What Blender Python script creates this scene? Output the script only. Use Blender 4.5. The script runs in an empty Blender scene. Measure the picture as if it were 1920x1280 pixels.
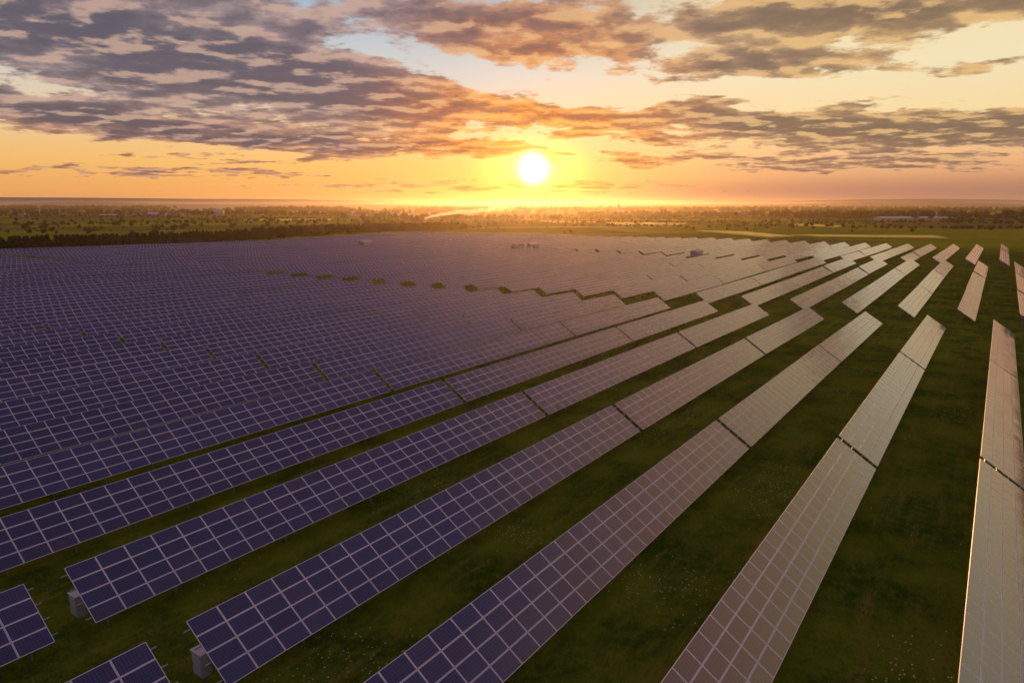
import bpy, math, numpy as np
from mathutils import Matrix, Vector
rng = np.random.default_rng(7)
scene = bpy.context.scene
scene.view_settings.view_transform='Standard'
scene.view_settings.look='None'
scene.view_settings.exposure=0
scene.view_settings.gamma=1
COL = scene.collection
R=math.radians

# ------------------------------------------------------------ helpers
def lin(r,g,b):
    f=lambda c:(c/12.92 if c<=.04045 else ((c+.055)/1.055)**2.4)
    return (f(r/255),f(g/255),f(b/255),1.0)

class S:
    tree=None
    def __init__(s,k): s.k=k
    def __add__(a,b): return op('ADD',a,b)
    __radd__=__add__
    def __sub__(a,b): return op('SUBTRACT',a,b)
    def __rsub__(a,b): return op('SUBTRACT',b,a)
    def __mul__(a,b): return op('MULTIPLY',a,b)
    __rmul__=__mul__
    def __truediv__(a,b): return op('DIVIDE',a,b)
    def __rtruediv__(a,b): return op('DIVIDE',b,a)
def put(inp,v):
    if isinstance(v,S): S.tree.links.new(v.k,inp)
    elif hasattr(v,'is_output'): S.tree.links.new(v,inp)
    else: inp.default_value=v
def op(o,a,b=None,c=None,clamp=False):
    n=S.tree.nodes.new('ShaderNodeMath'); n.operation=o; n.use_clamp=clamp
    put(n.inputs[0],a)
    if b is not None: put(n.inputs[1],b)
    if c is not None: put(n.inputs[2],c)
    return S(n.outputs[0])
def smooth(x,a,b,lo=0.0,hi=1.0):
    n=S.tree.nodes.new('ShaderNodeMapRange'); n.interpolation_type='SMOOTHSTEP'
    put(n.inputs['Value'],x); put(n.inputs['From Min'],a); put(n.inputs['From Max'],b)
    put(n.inputs['To Min'],lo); put(n.inputs['To Max'],hi)
    return S(n.outputs[0])
def comb(x,y,z=0.0):
    n=S.tree.nodes.new('ShaderNodeCombineXYZ')
    put(n.inputs[0],x);put(n.inputs[1],y);put(n.inputs[2],z)
    return n.outputs[0]
def sep(v):
    n=S.tree.nodes.new('ShaderNodeSeparateXYZ'); put(n.inputs[0],v)
    return [S(o) for o in n.outputs]
def noise(vec,scale,detail=4,rough=.55,dist=0.0):
    n=S.tree.nodes.new('ShaderNodeTexNoise'); put(n.inputs['Vector'],vec)
    n.inputs['Scale'].default_value=scale; n.inputs['Detail'].default_value=detail
    n.inputs['Roughness'].default_value=rough; n.inputs['Distortion'].default_value=dist
    return S(n.outputs[0])
def mix(f,a,b,mode='MIX'):
    n=S.tree.nodes.new('ShaderNodeMix'); n.data_type='RGBA'; n.blend_type=mode
    put(n.inputs[0],f); put(n.inputs[6],a); put(n.inputs[7],b)
    return n.outputs[2]
def scalec(c,f):
    n=S.tree.nodes.new('ShaderNodeVectorMath'); n.operation='SCALE'
    put(n.inputs[0],c[:3] if isinstance(c,tuple) else c); put(n.inputs['Scale'],f)
    return n.outputs[0]
def ramp(f,stops):
    n=S.tree.nodes.new('ShaderNodeValToRGB'); put(n.inputs[0],f)
    e=n.color_ramp.elements
    while len(e)<len(stops): e.new(.5)
    for i,(p,c) in enumerate(stops): e[i].position=p; e[i].color=c
    return n.outputs[0]
def newmat(name):
    m=bpy.data.materials.new(name); m.use_nodes=True
    S.tree=m.node_tree
    return m,m.node_tree.nodes['Principled BSDF']
def simple(name,col,rough=.7,metal=0.0,var=.25,scale=3.0):
    m,b=newmat(name)
    tc=S.tree.nodes.new('ShaderNodeTexCoord')
    n=noise(tc.outputs['Object'],scale,4)
    c2=tuple(x*(1-var) for x in col[:3])+(1,)
    c1=tuple(min(1,x*(1+var)) for x in col[:3])+(1,)
    put(b.inputs['Base Color'],mix(n,c2,c1)); b.inputs['Roughness'].default_value=rough
    b.inputs['Metallic'].default_value=metal
    return m

def quadmesh(name,V,Q,mats,mi=None,uv=None,rnd=None,smoothf=False):
    V=np.asarray(V,dtype=np.float32); Q=np.asarray(Q,dtype=np.int32)
    me=bpy.data.meshes.new(name)
    me.vertices.add(len(V)); me.vertices.foreach_set('co',V.ravel())
    me.loops.add(Q.size); me.loops.foreach_set('vertex_index',Q.ravel())
    me.polygons.add(len(Q)); me.polygons.foreach_set('loop_start',np.arange(0,Q.size,4,dtype=np.int32))
    for m in mats: me.materials.append(m)
    if mi is not None: me.polygons.foreach_set('material_index',np.asarray(mi,dtype=np.int32))
    if uv is not None:
        l=me.uv_layers.new(name='UVMap'); l.data.foreach_set('uv',np.asarray(uv,dtype=np.float32).ravel())
    if rnd is not None:
        a=me.attributes.new('rnd','FLOAT','FACE'); a.data.foreach_set('value',np.asarray(rnd,dtype=np.float32))
    me.polygons.foreach_set('use_smooth',np.full(len(Q),smoothf,dtype=bool))
    me.update(calc_edges=True)
    return me
def obj(name,me,parent=None,loc=None,mat=None):
    o=bpy.data.objects.new(name,me); COL.objects.link(o)
    if parent: o.parent=parent
    if loc is not None: o.location=loc
    if mat is not None: o.matrix_world=mat
    return o
BQ=np.array([[0,3,2,1],[4,5,6,7],[0,1,5,4],[1,2,6,5],[2,3,7,6],[3,0,4,7]])
def boxv(c,ax,ay,az):
    c=np.array(c,float);ax=np.array(ax,float);ay=np.array(ay,float);az=np.array(az,float)
    return np.array([c-ax-ay-az,c+ax-ay-az,c+ax+ay-az,c-ax+ay-az,c-ax-ay+az,c+ax-ay+az,c+ax+ay+az,c-ax+ay+az])
def boxes(name,lst,mats,mi=None):
    V=np.concatenate(lst); Q=np.concatenate([BQ+8*i for i in range(len(lst))])
    M=None if mi is None else np.repeat(mi,6)
    return quadmesh(name,V,Q,mats,M)

# ------------------------------------------------------------ layout constants
H=23.5; TH=R(35.3)
ux,uy=math.sin(TH),math.cos(TH)
vx,vy=math.cos(TH),-math.sin(TH)
def W(t,v): return (t*ux+v*vx, t*uy+v*vy)
def ss(x,a,b):
    q=np.clip((x-a)/(b-a),0,1); return q*q*(3-2*q)
def hgt(x,y):
    x=np.asarray(x,float);y=np.asarray(y,float)
    d=np.hypot(x,y)
    h=.55*np.sin(x/47+1.1)*np.cos(y/61+.4)+.45*np.sin((x+y)/83+2)+.35*np.sin((x-1.3*y)/37)
    h=h*ss(d,70,230)*(1-.0*d)
    h=h+ (3*np.sin(x/310+1)*np.sin(y/270))*ss(d,700,1500)
    return h

# ------------------------------------------------------------ world
world=bpy.data.worlds.new("World"); scene.world=world; world.use_nodes=True
S.tree=world.node_tree; nt=S.tree; nt.nodes.clear()
try:
    world.cycles.sampling_method='MANUAL'; world.cycles.sample_map_resolution=512
except Exception: pass
out=nt.nodes.new('ShaderNodeOutputWorld'); bg=nt.nodes.new('ShaderNodeBackground')
nt.links.new(bg.outputs[0],out.inputs[0])
SAZ,SEL=R(1.75),R(2.95)
sund=(math.sin(SAZ)*math.cos(SEL),math.cos(SAZ)*math.cos(SEL),math.sin(SEL))
tc=nt.nodes.new('ShaderNodeTexCoord'); dirv=tc.outputs['Generated']
x,y,z=sep(dirv)
azd=op('ARCTAN2',x,y)*57.2958
eld=op('ARCSINE',z)*57.2958
zz=op('MAXIMUM',z,0.0)+.10
P=comb(x/zz,y/zz,0.0)
n1=noise(P,1.5,4,.6); n2=noise(comb(x/zz+7.3,y/zz+3.1,4.0),1.9,4,.6)
nb=noise(P,2.3,7,.56,.15)
nf=noise(P,9.0,5,.60,.1)
PL=noise(P,4.2,5,.55)
Ps=comb(x/zz+sund[0]*.11,y/zz+sund[1]*.11,0.0)
PLs=noise(Ps,4.2,5,.55)
nst=noise(comb(azd*.10,eld*.9,2.0),1.0,6,.6,.5)
az2=azd+(n1-.5)*10.0
el2=eld+(n2-.5)*2.8
def blob(a,e,ra,re,s=1.0,slope=0.0):
    da=(az2-a)
    de=(el2-e-(da*slope))/re
    q=(da/ra)*(da/ra)+de*de
    return op('EXPONENT',q*-1.0)*s
D=blob(-27,10.6,20,3.3,1.75,-.10)
for a in [(-11,8.2,10,1.8,1.3,-.14),(-4,14.0,13,1.6,1.15,0),(2.5,11.7,6,.75,1.1,-.02),(-24,15.5,8,1.0,.35,0),
          (-30,5.9,14,1.1,1.5,-.07),(-10,4.6,13,.7,1.4,-.03),(4.5,7.2,7,.8,1.2,-.05),
          (13.8,7.1,3.4,.65,1.2,0),(29,5.2,15,1.35,1.8,-.06),(19,6.1,5,.7,1.1,-.05),(10,5.3,5,.35,.8,-.05),
          (27,13.4,20,2.3,1.6,0),(17,10.3,9,.85,1.25,-.05),(15,3.5,9,.4,.95,0),(26,2.9,9,.4,.85,0),(0,1.5,18,.34,.9,0),
          (-27,2.3,13,.34,.95,0),(-20,3.3,8,.27,.75,0),(-36,14.8,12,2.0,.6,0),(34,9.0,5,.5,.8,0)]:
    D=D+blob(*a)
high=smooth(eld,15.0,30.0)
D=D+high*.26
Dn=D+(nb-.5)*2.5+(nf-.5)*1.0+(nst-.5)*.40*(1.0-high)-.11
cover=smooth(Dn,.34,.66)
thick=smooth(Dn,.50,1.55)
dn=nt.nodes.new('ShaderNodeVectorMath'); dn.operation='DOT_PRODUCT'
nt.links.new(dirv,dn.inputs[0]); dn.inputs[1].default_value=sund
ang=op('ARCCOSINE',op('MINIMUM',S(dn.outputs['Value']),.999999))*57.2958
dz=(azd-1.75); de=(eld-2.95)
sunq=op('SQRT',dz*dz*.40+de*de*1.3)
e01=op('DIVIDE',eld,90.0,clamp=True)
left=ramp(e01,[(0.0,lin(214,148,100)),(.012,lin(240,168,98)),(.035,lin(250,192,112)),(.065,lin(244,208,158)),(.11,lin(210,214,212)),(.17,lin(160,186,206)),(.40,lin(128,110,158)),(1.0,lin(88,78,130))])
right=ramp(e01,[(0.0,lin(176,120,96)),(.012,lin(194,134,104)),(.035,lin(242,184,132)),(.065,lin(255,224,164)),(.11,lin(250,234,192)),(.17,lin(255,224,160)),(.30,lin(240,186,146)),(.50,lin(124,104,150)),(1.0,lin(88,78,130))])
rl=smooth(azd,-8.0,26.0)
clear=mix(rl,left,right)
back=ramp(e01,[(0.0,lin(120,106,124)),(.15,lin(106,100,134)),(1.0,lin(88,78,130))])
bk=smooth(ang,65.0,125.0)
clear=mix(bk,clear,back)
sky=nt.nodes.new('ShaderNodeTexSky'); sky.sky_type='NISHITA'; sky.sun_disc=False
sky.sun_elevation=SEL; sky.sun_rotation=SAZ; sky.altitude=100
clear=mix(.10,clear,scalec(sky.outputs[0],.08))
near=smooth(ang,2.0,18.0)
c_far=mix(rl,lin(150,130,132),lin(190,152,108))
c_core_far=mix(rl,lin(90,82,96),lin(124,102,86))
low=smooth(eld,3.0,8.0)
c_far=mix(low,mix(rl,lin(200,136,96),lin(166,126,108)),c_far)
c_edge=mix(near,lin(255,164,66),c_far)
c_core=mix(near,lin(196,104,48),c_core_far)
ccol=mix(thick,c_edge,c_core)
rel=op('MULTIPLY_ADD',(PL-PLs),3.6,.5,clamp=True)
ccol=mix(op('MULTIPLY',smooth(rel,.45,1.0),.65),ccol,mix(near,lin(255,196,104),mix(rl,lin(214,176,154),lin(246,200,132))))
ccol=mix(op('MULTIPLY',smooth(rel,.5,.05),.55),ccol,scalec(c_core_far,.8))
warmr=smooth(azd,-28.0,22.0)*smooth(eld,48.0,24.0)*smooth(ang,90.0,50.0)
ccol=mix(high*.75,ccol,mix(warmr,lin(94,84,132),lin(250,190,134)))
ccol=mix(bk*.8,ccol,lin(92,84,118))
col=mix(cover*.93,clear,ccol)
hz=smooth(eld,2.4,.8)*smooth(azd,2.0,16.0)
col=mix(hz*.5,col,lin(150,112,106))
g1=op('EXPONENT',sunq*-.52)*1.15
g2=op('EXPONENT',sunq*-.17)*.24
g3=op('EXPONENT',sunq*sunq*-.30)*2.2
g4=op('EXPONENT',ang*ang*-1.5)*9.0
occ=1.0-cover*.68
col=mix(1.0,col,scalec(lin(255,136,14),g1*occ),'ADD')
col=mix(1.0,col,scalec(lin(255,108,20),g2*(1.0-cover*.45)),'ADD')
col=mix(1.0,col,scalec(lin(255,190,70),g3*(1.0-cover*.35)),'ADD')
col=mix(1.0,col,scalec(lin(255,228,180),g4),'ADD')
put(bg.inputs[0],col); bg.inputs[1].default_value=1.0

# sun lamp
L=bpy.data.lights.new('sun','SUN'); L.energy=5.0; L.angle=R(.55); L.color=(1.0,.45,.13)
lo=obj('sun',L); lo.rotation_euler=Vector(sund).to_track_quat('Z','Y').to_euler()
lo.location=(0,0,60)

# ------------------------------------------------------------ materials
m_pan,b=newmat('solar_module')
uvn=S.tree.nodes.new('ShaderNodeUVMap'); uvn.uv_map='UVMap'
u_,v_,_=sep(uvn.outputs[0])
def edge(p,L_): return op('MINIMUM',p*L_,(1.0-p)*L_)
ed=op('MINIMUM',edge(u_,1.65),edge(v_,1.0))
frame=op('LESS_THAN',ed,.036)
uf=op('FRACT',u_*10.0); vf=op('FRACT',v_*6.0)
cell=op('MINIMUM',op('MINIMUM',uf,1.0-uf),op('MINIMUM',vf,1.0-vf))
cl=op('LESS_THAN',cell,.035)
bb=op('FRACT',u_*20.0); bl=op('LESS_THAN',op('ABSOLUTE',bb-.5),.14)
at=S.tree.nodes.new('ShaderNodeAttribute'); at.attribute_name='rnd'
rn=S(at.outputs['Fac'])
oi=S.tree.nodes.new('ShaderNodeObjectInfo'); orr=S(oi.outputs['Random'])
rr=op('FRACT',rn+orr*7.31)
base=ramp(rr,[(0,(.008,.010,.026,1)),(.3,(.014,.019,.052,1)),(.75,(.021,.026,.066,1)),(.9,(.024,.022,.044,1)),(1,(.046,.030,.032,1))])
base=scalec(base,orr*.8+.6)
tcp=S.tree.nodes.new('ShaderNodeTexCoord')
mot=noise(tcp.outputs['Object'],9.0,4)
base=mix(mot*.3,base,(.028,.036,.082,1))
base=mix(bl*.30,base,(.18,.19,.25,1))
base=mix(cl*.36,base,(.26,.27,.33,1))
dust=noise(tcp.outputs['Object'],.6,5)
base=mix(smooth(dust,.5,.9)*.08,base,(.25,.21,.17,1))
base=mix(frame,base,(.76,.74,.71,1))
put(b.inputs['Base Color'],base)
put(b.inputs['Roughness'],frame*.25+.06+dust*.08)
b.inputs['IOR'].default_value=1.8
m_steel=simple('galvanised_steel',(.36,.36,.37,1),.45,.6)
m_cab=simple('cabinet_paint',(.55,.54,.50,1),.5)
# ground
m_gr,b=newmat('grassland')
tcg=S.tree.nodes.new('ShaderNodeTexCoord'); gp=tcg.outputs['Object']
gx,gy,gz=sep(gp)
gu=gx*ux+gy*uy; gv=gx*vx+gy*vy
duv=comb(gu*.10,gv,0.0)
a0=noise(gp,.06,3,.6)
a1=noise(gp,.14,6,.6); a2=noise(gp,1.3,6,.7); a3=noise(gp,9.0,4,.7); a4=noise(duv,.9,5,.65)
farm=mix(smooth(a1,.38,.62),(.050,.105,.008,1),(.190,.240,.014,1))
farm=mix(smooth(a2,.40,.70)*.7,farm,(.21,.26,.018,1))
farm=mix(smooth(a4,.48,.70)*.75,farm,(.28,.25,.034,1))
farm=mix(smooth(a3,.52,.75)*.6,farm,(.032,.060,.005,1))
vo=S.tree.nodes.new('ShaderNodeTexVoronoi'); vo.distance='CHEBYCHEV'
rot=comb((gx*.97+gy*.2)/330.0+a0*.2,(gy*.97-gx*.2)/150.0,0.0)
S.tree.links.new(rot,vo.inputs['Vector']); vo.inputs['Scale'].default_value=1.0; vo.inputs['Randomness'].default_value=.8
vcx,vcy,vcz=sep(vo.outputs['Color'])
land=ramp(vcx,[(0,(.12,.19,.012,1)),(.2,(.28,.31,.018,1)),(.4,(.07,.13,.012,1)),(.55,(.32,.33,.02,1)),(.66,(.14,.20,.016,1)),(.80,(.18,.12,.045,1)),(.86,(.14,.21,.014,1)),(1,(.36,.34,.018,1))])
land=mix(smooth(noise(gp,.012,6,.65),.45,.7)*.5,land,(.07,.14,.012,1))
land=mix(smooth(noise(gp,.10,6,.7),.50,.74)*.65,land,(.036,.07,.010,1))
fm=smooth(gv,-392.0,-384.0)*smooth(gv,140.0,132.0)*smooth(gu,470.0,460.0)
put(b.inputs['Base Color'],mix(fm,land,farm)); b.inputs['Roughness'].default_value=1.0
b.inputs['Specular IOR Level'].default_value=.0
bp=S.tree.nodes.new('ShaderNodeBump'); bp.inputs['Strength'].default_value=.9; bp.inputs['Distance'].default_value=.25
put(bp.inputs['Height'],a2+a3*.6); S.tree.links.new(bp.outputs[0],b.inputs['Normal'])

def foliage(name,c1,c2,c3,tl=.35):
    m,b=newmat(name)
    g=S.tree.nodes.new('ShaderNodeNewGeometry'); t=S.tree.nodes.new('ShaderNodeTexCoord')
    c=mix(smooth(noise(t.outputs['Object'],.14,4),.38,.62),c1,c2); c=mix(smooth(S(g.outputs['Random Per Island']),.5,1.0)*.6,c,c3)
    put(b.inputs['Base Color'],c); b.inputs['Roughness'].default_value=.8
    b.inputs['Specular IOR Level'].default_value=.1
    tr=S.tree.nodes.new('ShaderNodeBsdfTranslucent'); put(tr.inputs[0],c)
    ms=S.tree.nodes.new('ShaderNodeMixShader'); ms.inputs[0].default_value=tl
    S.tree.links.new(b.outputs[0],ms.inputs[1]); S.tree.links.new(tr.outputs[0],ms.inputs[2])
    S.tree.links.new(ms.outputs[0],S.tree.nodes['Material Output'].inputs[0])
    return m
m_leaf=foliage('leaves',(.022,.042,.010,1),(.045,.070,.014,1),(.07,.09,.02,1),.3)
m_con=foliage('needles',(.014,.028,.008,1),(.026,.044,.010,1),(.035,.05,.015,1),.2)
m_blade=foliage('grass_blade',(.080,.155,.010,1),(.220,.280,.018,1),(.30,.30,.03,1),.5)
m_bark=simple('bark',(.09,.065,.045,1),.9)

# ------------------------------------------------------------ ground sheet
def axis(n,lo,hi,k):
    a=np.linspace(-1,1,n); s=np.sinh(a*k)/math.sinh(k)
    return np.where(s<0,s*abs(lo),s*hi)
gxs=axis(301,-9000,9000,5.2); gys=axis(301,-2500,11000,5.2)
X,Y=np.meshgrid(gxs,gys); Z=hgt(X,Y)
V=np.stack([X.ravel(),Y.ravel(),Z.ravel()],1)
n=301; i=np.arange(n*n).reshape(n,n)
Q=np.stack([i[:-1,:-1].ravel(),i[:-1,1:].ravel(),i[1:,1:].ravel(),i[1:,:-1].ravel()],1)
obj('ground',quadmesh('ground',V,Q,[m_gr],smoothf=True))

# ------------------------------------------------------------ hills
m_hill=simple('haze_tinted_wooded_hillside',(.15,.14,.11,1),.95,0,.35,.004)  # far woods painted paler and greyer, distance haze put into the base colour
m_hill2=simple('wooded_ridge',(.11,.115,.07,1),.95,0,.4,.006)
def hills(F,hf,depth,name,mat):
    xs=np.linspace(-F*1.6,F*1.6,400)
    rows=[]
    for j,(dy,k) in enumerate([(-depth,-.05),(-depth*.6,.35),(-depth*.25,.8),(0,1.0),(depth*.5,.7),(depth,-.05)]):
        hh=hf(xs)*k
        rows.append(np.stack([xs,F+dy+200*np.sin(xs/900),hh],1))
    V=np.concatenate(rows); n=400; i=np.arange(n*6).reshape(6,n)
    Q=np.stack([i[:-1,:-1].ravel(),i[:-1,1:].ravel(),i[1:,1:].ravel(),i[1:,:-1].ravel()],1)
    return obj(name,quadmesh(name,V,Q,[mat],smoothf=True))
rr1=rng.uniform(0,6.28,12)
def prof(base,amp,sc,off):
    def f(x):
        s=base+amp*sum(np.sin(x/(sc/(q+1)**1.3)+rr1[q+off])/(q+1) for q in range(5))
        return s
    return f
fA=prof(62,6,2600,0)
hills(7200,lambda x: fA(x)+np.clip(-x/4500,0,1)*34+np.exp(-((x-4200)/1300)**2)*30,900,'hills',m_hill)
fB=prof(24,5,1500,4)
hills(4600,lambda x: fB(x)+np.exp(-((x-2700)/700)**2)*30+np.exp(-((x+2900)/500)**2)*24,500,'hills',m_hill2)

# ------------------------------------------------------------ solar tables
TILT=math.atan2(2.21,3.33); CT,ST=math.cos(TILT),math.sin(TILT)
ML=1.65; SL=4.0; Z0=.90
def sp(s,off=0.0):
    return (s*CT-off*ST, Z0+s*ST+off*CT)
def table_mesh(nm,seed):
    r=np.random.default_rng(seed)
    Vs=[];uv=[];rd=[];
    for m in range(nm):
        for q in range(4):
            x0,x1=m*ML+.010,(m+1)*ML-.010
            s0,s1=q*1.0+.010,(q+1)*1.0-.010
            ta,tb=r.normal(0,.003),r.normal(0,.003)
            vs=[]
            for off0 in (-.04,0):
                for (xx,s,i_,j_) in ((x0,s0,-1,-1),(x1,s0,1,-1),(x1,s1,1,1),(x0,s1,-1,1)):
                    off=off0+i_*ta*.8+j_*tb*.5
                    yy,z_=sp(s,off); vs.append((xx,yy,z_))
            Vs.append(np.array(vs)); k=r.random()
            rd+= [k]*6
            z4=[(0,0)]*4
            uv+= z4+[(0,0),(1,0),(1,1),(0,1)]+z4*4
    nmod=len(Vs); Lt=nm*ML
    mods=nmod
    for s in (.45,1.5,2.5,3.55):
        yy,z_=sp(s,-.10)
        Vs.append(boxv((Lt/2,yy,z_),(Lt/2+.32,0,0),(0,.03*CT,.03*ST),(0,-.045*ST,.045*CT)))
    npst=int(round(Lt/4.2))
    for j in range(npst+1):
        px=.9+(Lt-1.8)*j/npst
        yy,z_=sp(2.0,-.20)
        Vs.append(boxv((px,yy,z_),(.03,0,0),(0,1.8*CT,1.8*ST),(0,-.05*ST,.05*CT)))
        for s in (.75,3.15):
            yy,z_=sp(s,-.24)
            Vs.append(boxv((px,yy,(z_-1.2)/2),(.045,0,0),(0,.045,0),(0,0,(z_+1.2)/2)))
        y1,z1=sp(2.3,-.24); y2,_z=sp(3.15); z2=.45
        c=((px),(y1+y2)/2,(z1+z2)/2); d=np.array([0,(y1-y2)/2,(z1-z2)/2]); nn=np.array([0,-d[2],d[1]]);nn=nn/np.linalg.norm(nn)*.025
        Vs.append(boxv(c,(.025,0,0),d,nn))
    nb_=len(Vs)-nmod
    uv+= [(0,0)]*(24*nb_); rd+=[0.0]*(6*nb_)
    V=np.concatenate(Vs); Q=np.concatenate([BQ+8*i for i in range(len(Vs))])
    mi=np.array([0]*(6*nmod)+[1]*(6*nb_))
    return quadmesh('panel_table',V,Q,[m_pan,m_steel],mi,uv,rd)
TM={nm:[table_mesh(nm,nm*10+j) for j in range(3)] for nm in (26,27,28)}
cab=boxes('combiner_cabinet',[boxv((0,0,1.05),(.22,0,0),(0,.42,0),(0,0,.62)),boxv((0,0,1.70),(.27,0,0),(0,.48,0),(0,0,.025)),
   boxv((-.235,.0,1.05),(.012,0,0),(0,.36,0),(0,0,.54)),boxv((0,.33,.1),(.04,0,0),(0,.04,0),(0,0,.40)),boxv((0,-.33,.1),(.04,0,0),(0,.04,0),(0,0,.40)),
   boxv((-.26,.28,1.05),(.015,0,0),(0,.02,0),(0,0,.09))],[m_cab,m_steel],[0,0,0,1,1,1])
blocks=[ (0.7,[(-75.8,28,0),(-28.7,28,0),(19.5,28,1),(66.4,27,0),(111.6,26,0)]),
         (-5.6,[(166.5,27,0),(211.7,27,0),(256.9,27,0)]),
         (0.7,[(311,27,0),(356.2,27,0),(401.4,27,0)]) ]
for off,tabs in blocks:
    for k in range(-6,36):
        vh=off-10.6*k; vl=vh+3.33
        e=bpy.data.objects.new('solar_panel_row',None); COL.objects.link(e)
        e.empty_display_size=.5
        for (T,nm,c) in tabs:
            t0=T+.12*(vh-.7); t1=t0+nm*ML
            xa,ya=W(t0,vl-1.6); xb,yb=W(t1,vl-1.6)
            za,zb=float(hgt(xa,ya)),float(hgt(xb,yb))
            dz_=(zb-za)/(t1-t0)
            far=min(1.0,max(0.0,(math.hypot((xa+xb)/2,(ya+yb)/2)-60)/120))
            U=Vector((ux,uy,dz_)).normalized()
            yaw=-Vector((vx,vy,0)); Zv=U.cross(yaw).normalized(); Yv=Zv.cross(U)
            M=Matrix(((U.x,Yv.x,Zv.x,0),(U.y,Yv.y,Zv.y,0),(U.z,Yv.z,Zv.z,0),(0,0,0,1)))
            dr=rng.normal(0,R(1.1))*(.3+.7*far)
            o_=W(t0,vl)
            M=Matrix.Translation((o_[0],o_[1],za+rng.normal(0,.05)*far))@M@Matrix.Rotation(dr,4,'X')
            o=bpy.data.objects.new('panel_table',TM[nm][int(rng.integers(3))]); COL.objects.link(o)
            o.parent=e; o.matrix_world=M
            if c:
                cc=bpy.data.objects.new('combiner_cabinet',cab); COL.objects.link(cc); cc.parent=e
                cc.matrix_world=M@Matrix.Translation((.15,2.55,0))

# ------------------------------------------------------------ trees
def tree_proto(seed,kind,nleaf,h,wd,ls):
    r=np.random.default_rng(seed); parts=[];mi=[]
    th=h*(.35 if kind=='d' else .9); rad=h*.022
    def taper(p0,p1,r0,r1):
        p0=np.array(p0,float);p1=np.array(p1,float)
        a=np.array([1,0,0]);b_=np.array([0,1,0])
        if abs((p1-p0)[0])>abs((p1-p0)[2]): a=np.array([0,0,1])
        V=[];
        for p,q in ((p0,r0),(p1,r1)):
            for s,t in ((-1,-1),(1,-1),(1,1),(-1,1)): V.append(p+a*s*q+b_*t*q)
        return np.array(V)
    bxs=[taper((0,0,-.3),(0,0,th),rad,rad*.5)]
    if kind=='d':
        for j in range(5):
            a=r.uniform(0,6.28); bxs.append(taper((0,0,th*r.uniform(.6,1)),(math.cos(a)*wd*.6,math.sin(a)*wd*.6,h*r.uniform(.5,.85)),rad*.5,rad*.15))
    V=[b_ for b_ in bxs]; Q=[BQ+8*i for i in range(len(bxs))]; mi=[1]*(6*len(bxs))
    nv=8*len(bxs)
    if kind=='d':
        nc=11
        cen=[]
        for j in range(nc):
            d=r.normal(size=3); d/=np.linalg.norm(d); d*=r.uniform(.25,.85)
            cen.append((d[0]*wd*.8,d[1]*wd*.8,h*.58+d[2]*h*.36))
        cen=np.array(cen); cr=r.uniform(.28,.5,nc)*wd
        ci=r.integers(nc,size=nleaf); dd=r.normal(size=(nleaf,3)); dd/=np.linalg.norm(dd,axis=1)[:,None]
        C=cen[ci]+dd*(cr[ci]*r.uniform(.4,1.05,nleaf))[:,None]
    else:
        zt=r.uniform(.05,1,nleaf)**1.0
        a=r.uniform(0,6.28,nleaf); lay=.75+.25*np.sin(zt*45)
        rr_=wd*(1-zt)**.85*lay*r.uniform(.4,1.05,nleaf)+.1
        C=np.stack([np.cos(a)*rr_,np.sin(a)*rr_,h*(zt*.95+.04)],1)
    A=r.normal(size=(nleaf,3)); A/=np.linalg.norm(A,axis=1)[:,None]
    B=np.cross(A,r.normal(size=(nleaf,3))); B/=np.linalg.norm(B,axis=1)[:,None]
    s=(ls*r.uniform(.6,1.3,nleaf))[:,None]
    LV=np.stack([C-A*s-B*s*.7,C+A*s-B*s*.5,C+A*s*.8+B*s*.7,C-A*s*.7+B*s*.6],1).reshape(-1,3)
    LQ=np.arange(nleaf*4).reshape(-1,4)+nv
    return np.concatenate(V+[LV]),np.concatenate(Q+[LQ]),np.array(mi+[0]*nleaf)
def mass(name,protos,places,mat):
    Vs=[];Qs=[];Ms=[];n0=0
    for (x_,y_,s) in places:
        V,Q,M=protos[int(rng.integers(len(protos)))]
        a=rng.uniform(0,6.28); c,s_=math.cos(a),math.sin(a)
        V2=V.copy()*[s*rng.uniform(.85,1.2),s*rng.uniform(.85,1.2),s]
        X=V2[:,0]*c-V2[:,1]*s_+x_; Y=V2[:,0]*s_+V2[:,1]*c+y_
        Vs.append(np.stack([X,Y,V2[:,2]+float(hgt(x_,y_))-.1],1)); Qs.append(Q+n0);Ms.append(M);n0+=len(V)
    return obj(name,quadmesh(name,np.concatenate(Vs),np.concatenate(Qs),[mat,m_bark],np.concatenate(Ms)))
dec=[tree_proto(s,'d',200,9,4.2,.75) for s in range(6)]
con=[tree_proto(20+s,'c',150,7,2.6,.55) for s in range(5)]
bush=[tree_proto(40+s,'d',100,3.2,2.4,.5) for s in range(4)]
pl=[]
for j in range(2200):
    t=rng.uniform(-20,560)
    v=-414-.09*t+rng.normal(0,8)
    x_,y_=W(t,v); pl.append((x_,y_,rng.uniform(.3,1.1)**.8))
mass('pine_shelter_belt',con,pl,m_con)
pl=[]
for j in range(800):
    t=rng.uniform(-20,560); v=-404-.09*t+rng.normal(0,6); x_,y_=W(t,v); pl.append((x_,y_,rng.uniform(.5,1.7)))
mass('hedgerow_bushes',bush,pl,m_leaf)
pl=[]
while len(pl)<600:
    F=rng.uniform(560,1700); X_=F*rng.uniform(-1.1,.0)
    if X_*vx+F*vy>-470 : continue
    pl.append((X_,F,rng.uniform(.5,1.9)))
for j in range(300):
    F=rng.uniform(600,1500); pl.append((F*rng.uniform(-.05,1.1),F,rng.uniform(.4,1.3)))
pl=[p for p in pl if not(p[0]*ux+p[1]*uy<480 and p[0]*vx+p[1]*vy>-400)]
mass('meadow_bushes',bush,pl,m_leaf)
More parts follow.
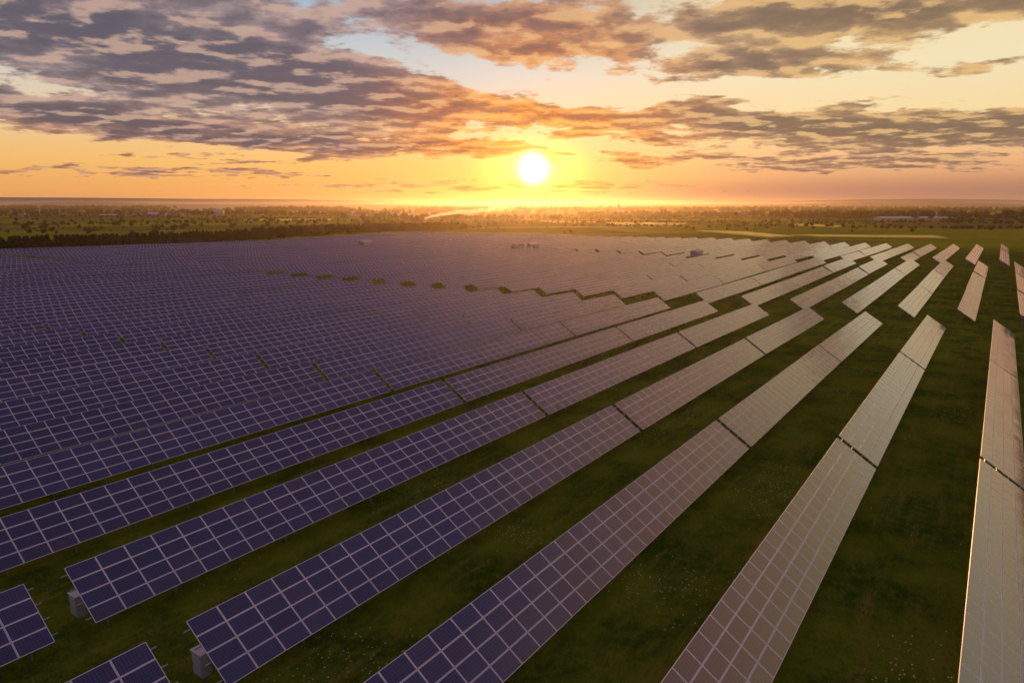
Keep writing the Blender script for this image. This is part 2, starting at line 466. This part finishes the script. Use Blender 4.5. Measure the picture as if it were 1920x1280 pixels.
def belt(name,F0,x0,F1,x1,nn,spread,smin,smax,protos=dec,mat=m_leaf):
    pl=[]
    for j in range(nn):
        k=rng.random(); F=F0+(F1-F0)*k+rng.normal(0,spread); X_=x0+(x1-x0)*k+rng.normal(0,spread*.3)
        pl.append((X_,F,rng.uniform(smin,smax)))
    mass(name,protos,pl,mat)
belt('distant_tree_line',1150,-250,1250,300,220,60,.7,1.3)
belt('distant_tree_line',1700,-1500,1500,-250,420,50,.7,1.5)
belt('distant_tree_line',2300,-1750,2200,200,600,130,.9,1.9)
belt('distant_tree_line',1250,520,1050,900,260,35,1.0,1.8)
belt('distant_tree_line',1500,150,1400,900,340,70,.9,1.7)
belt('distant_tree_line',2600,200,2100,2200,600,170,1.2,2.2)
belt('distant_woodland',3300,-2700,3300,-1650,400,90,2.0,2.9)
belt('distant_woodland',2500,-960,2500,-600,300,60,1.6,2.4)
belt('distant_woodland',3300,-500,3200,2400,700,160,1.6,2.4)
belt('distant_tree_line',900,560,760,640,36,8,.6,1.0)
for (F0,x0,F1,x1,n_) in [(780,60,700,520,110),(940,-60,900,700,150),(1080,-500,1000,-100,90),(860,-700,900,-330,90),(1060,200,980,980,140),(1250,-900,1200,-300,120)]:
    belt('field_hedge',F0,x0,F1,x1,n_,5,.5,1.3,bush)

# ------------------------------------------------------------ rapeseed fields
m_rape=simple('rapeseed_blossom',(.70,.60,.03,1),.9,0,.35,.15)
for poly in ([(171,639),(207,613),(215,525),(188,505)],[(129,989),(235,929),(198,807),(124,852)],[(373,902),(361,748),(333,713),(337,829)],[(-420,1180),(-300,1160),(-290,1080),(-430,1100)],[(40,1060),(110,1040),(118,960),(60,980)],[(225,560),(330,540),(320,505),(235,515)]):
    V=[(x_,y_,float(hgt(x_,y_))-.5) for x_,y_ in poly]+[(x_,y_,float(hgt(x_,y_))+.9) for x_,y_ in poly]
    obj('rapeseed_field',quadmesh('rapeseed_field',V,BQ,[m_rape]))

# ------------------------------------------------------------ buildings
m_wall=simple('rendered_wall',(.50,.46,.40,1),.85,0,.1)
m_wall2=simple('brick_wall',(.32,.20,.14,1),.85,0,.2)
m_roof=simple('roof_sheet',(.20,.12,.09,1),.7,0,.3)
m_roofw=simple('light_roof_sheet',(.50,.50,.50,1),.5,0,.1)
m_win=simple('window_glass',(.03,.035,.04,1),.15)
m_door=simple('painted_door',(.15,.09,.05,1),.6)
def gable(w,d,h,rh):
    V=[(-w,-d,0),(w,-d,0),(w,d,0),(-w,d,0),(-w,-d,h),(w,-d,h),(w,d,h),(-w,d,h),(-w,0,h+rh),(w,0,h+rh)]
    me=bpy.data.meshes.new('walls'); me.from_pydata(V,[],[[0,1,5,4],[2,3,7,6],[1,2,6,9,5],[3,0,4,8,7]]); return me
def house_parts(w,d,h,rh,wall,roof,ch=True):
    me=gable(w,d,h,rh); me.materials.append(wall)
    sl=math.hypot(d,rh); dy=d/sl; dzz=rh/sl; L2=sl/2+.3
    rb=[]
    for s in (-1,1):
        c=(0,s*(d/2+.12),h+rh/2+.06-.05); rb.append(boxv(c,(w+.5,0,0),(0,s*dy*L2,-dzz*L2),(0,s*dzz*.09,dy*.09)))
    if ch: rb.append(boxv((w*.4,d*.25,h+rh),(.35,0,0),(0,.35,0),(0,0,.9)))
    ro=boxes('roof',rb,[roof])
    wn=[]
    nW=max(2,int(w*2/2.6))
    for f in range(max(1,int(h//2.7))):
        for j in range(nW):
            xx=-w+ (j+.5)*2*w/nW
            if f==0 and j==nW//2: continue
            for s in (-1,1): wn.append(boxv((xx,s*(d+.01),1.5+f*2.7),(.5,0,0),(0,.03,0),(0,0,.6)))
    wi=boxes('windows',wn,[m_win])
    do=boxes('door',[boxv((-w+(nW//2+.5)*2*w/nW,-d-.01,1.05),(.5,0,0),(0,.04,0),(0,0,1.05))],[m_door])
    return [('walls',me),('roof',ro),('windows',wi),('door',do)]
def place(name,parts,x_,y_,rot,s=1.0):
    e=bpy.data.objects.new(name,None); COL.objects.link(e)
    e.location=(x_,y_,float(hgt(x_,y_))-.05); e.rotation_euler=(0,0,rot); e.scale=(s,s,s)
    for n_,me in parts:
        o=bpy.data.objects.new(n_,me); COL.objects.link(o); o.parent=e
HP=[house_parts(5.5,4,5.6,2.6,m_wall,m_roof),house_parts(6.5,4.5,3.2,3.0,m_wall,m_roofw),house_parts(5,4,5.6,2.8,m_wall2,m_roof)]
for j in range(60):
    F=rng.uniform(1280,2250); X_=F*rng.uniform(-.72,.02)
    place('village_house',HP[j%3],X_,F,rng.uniform(-.6,.6),rng.uniform(1.0,1.4))
for j in range(14):
    F=rng.uniform(1200,2000); X_=F*rng.uniform(.1,.7)
    place('village_house',HP[j%3],X_,F,rng.uniform(-.6,.6),rng.uniform(1.0,1.4))
WP=house_parts(28,9,4.5,1.8,m_wall,m_roofw,False)
place('warehouse',WP,600,1090,.15); place('warehouse',WP,680,1120,.1); place('warehouse',WP,860,1180,-.1,.8)
WT=house_parts(9,6,8,2.2,m_wall,m_roofw,False)
place('grain_store',WT,-600,1420,.2,1.1)
place('warehouse',WP,-330,1450,.2,.5)
place('warehouse',WP,-800,1380,.05,.6)
e=bpy.data.objects.new('village_church',None); COL.objects.link(e); e.location=(320,2000,float(hgt(320,2000)))
nav=house_parts(11,5.5,8,4,m_wall,m_roof,False)
for n_,me in nav:
    o=bpy.data.objects.new(n_,me); COL.objects.link(o); o.parent=e
tw=boxes('tower',[boxv((-13.6,0,9),(2.5,0,0),(0,2.5,0),(0,0,9))],[m_wall]); o=obj('tower',tw,e)
me=bpy.data.meshes.new('spire'); me.from_pydata([(-16.4,-2.8,18),(-10.8,-2.8,18),(-10.8,2.8,18),(-16.4,2.8,18),(-13.6,0,31)],[],[[0,1,4],[1,2,4],[2,3,4],[3,0,4],[3,2,1,0]]); me.materials.append(m_roof); obj('spire',me,e)
KP=house_parts(2.6,1.4,3.3,.5,m_wall,m_roofw,False)
for v,dt in ((-196,0),(-189,2),(-108,0),(-292,0),(-297,3)):
    x_,y_=W(305.5+.12*(v-.7)+dt,v); place('transformer_kiosk',KP,x_,y_,math.atan2(uy,ux),1.15)

# ------------------------------------------------------------ grass and flowers in the lanes
def lanes(n,tmin,tmax,vmin,vmax):
    t=rng.uniform(tmin,tmax,n); v=rng.uniform(vmin,vmax,n); return t,v
N=330000
t,v=lanes(N,-12,125,-62,34)
x_=t*ux+v*vx; y_=t*uy+v*vy
keep=(y_>12)&(np.abs(x_)<y_*.95+12); x_=x_[keep];y_=y_[keep]; N=len(x_)
patch=.5+.5*np.sin(x_*.35+2*np.sin(y_*.21))*np.cos(y_*.31+1.5*np.sin(x_*.17))
hh=rng.uniform(.10,.26,N)*(.6+.7*patch); a=rng.uniform(0,6.28,N); w=rng.uniform(.02,.045,N)
lx_=rng.normal(0,.10,N); ly_=rng.normal(0,.10,N); zb=hgt(x_,y_)
c,s=np.cos(a)*w,np.sin(a)*w
V=np.stack([np.stack([x_-c,y_-s,zb-.02],1),np.stack([x_+c,y_+s,zb-.02],1),np.stack([x_+lx_+c*.2,y_+ly_+s*.2,zb+hh],1),np.stack([x_+lx_-c*.2,y_+ly_-s*.2,zb+hh],1)],1).reshape(-1,3)
obj('grass',quadmesh('grass',V,np.arange(len(V)).reshape(-1,4),[m_blade]))
m_fl=simple('daisy_petals',(.72,.72,.34,1),.8,0,.2,1)
N=110000
t,v=lanes(N,-12,110,-58,34); x_=t*ux+v*vx; y_=t*uy+v*vy
dens=(.5+.5*np.sin(x_*.23+3*np.sin(y_*.13+1)))*(.5+.5*np.cos(y_*.27+2*np.sin(x_*.19)))
keep=(y_>12)&(np.abs(x_)<y_*.95+12)&(rng.random(N)<dens**3*.5); x_=x_[keep];y_=y_[keep];N=len(x_)
zb=hgt(x_,y_)+rng.uniform(.18,.36,N); w=rng.uniform(.022,.052,N)
V=np.stack([np.stack([x_-w,y_,zb-w*.3],1),np.stack([x_,y_-w,zb],1),np.stack([x_+w,y_,zb+w*.4],1),np.stack([x_,y_+w,zb+w*.2],1)],1).reshape(-1,3)
obj('meadow_flowers',quadmesh('meadow_flowers',V,np.arange(len(V)).reshape(-1,4),[m_fl]))

# ------------------------------------------------------------ haze and chimney smoke
m_hz=bpy.data.materials.new('haze'); m_hz.use_nodes=True; t_=m_hz.node_tree; t_.nodes.clear()
o_=t_.nodes.new('ShaderNodeOutputMaterial'); vs=t_.nodes.new('ShaderNodeVolumeScatter')
vs.inputs['Density'].default_value=.000055; vs.inputs['Anisotropy'].default_value=.78; vs.inputs['Color'].default_value=(1,.84,.66,1)
t_.links.new(vs.outputs[0],o_.inputs['Volume'])
obj('haze',boxes('haze',[boxv((0,4000,15),(9500,0,0),(0,8000,0),(0,0,35))],[m_hz]))

m_sm=bpy.data.materials.new('smoke'); m_sm.use_nodes=True; S.tree=m_sm.node_tree; S.tree.nodes.clear()
o_=S.tree.nodes.new('ShaderNodeOutputMaterial'); vs=S.tree.nodes.new('ShaderNodeVolumeScatter')
t_=S.tree.nodes.new('ShaderNodeTexCoord'); px,py,pz=sep(t_.outputs['Object'])
cx=px/150.0
wob=(noise(comb(px,0.0,0.0),.035,2,.5)-.5)*7.0
zc=op('POWER',op('MAXIMUM',cx,0.0),.6)*17.0+5.0+wob*smooth(cx,0.0,.5)
rad=1.7+cx*3.6
q=((pz-zc)/rad)*((pz-zc)/rad)+(py/(rad*1.6))*(py/(rad*1.6))
nz=noise(comb(px,py,pz*1.2),.16,4,.6)
den=smooth(q+(nz-.5)*2.6,1.2,.1)*smooth(cx,1.0,.4)
put(vs.inputs['Density'],den*.75/(1.0+cx*5.0)); vs.inputs['Anisotropy'].default_value=.55; vs.inputs['Color'].default_value=(1.0,1.0,1.0,1)
S.tree.links.new(vs.outputs[0],o_.inputs['Volume'])
so=obj('chimney_smoke',boxes('chimney_smoke',[boxv((75,0,18),(79,0,0),(0,11,0),(0,0,17))],[m_sm]))
so.location=(-128,1050,float(hgt(-128,1050)))
obj('chimney',boxes('chimney',[boxv((-128,1050,2),(.9,0,0),(0,.9,0),(0,0,3)),boxv((-128,1050,5.2),(1.1,0,0),(0,1.1,0),(0,0,.2))],[m_wall2]))

# ------------------------------------------------------------ camera
cd=bpy.data.cameras.new('camera'); cd.lens=24; cd.sensor_width=36; cd.clip_start=.1; cd.clip_end=30000
co=obj('camera',cd); co.location=(0,0,H); co.rotation_euler=(R(90-11.27),0,0)
scene.camera=co
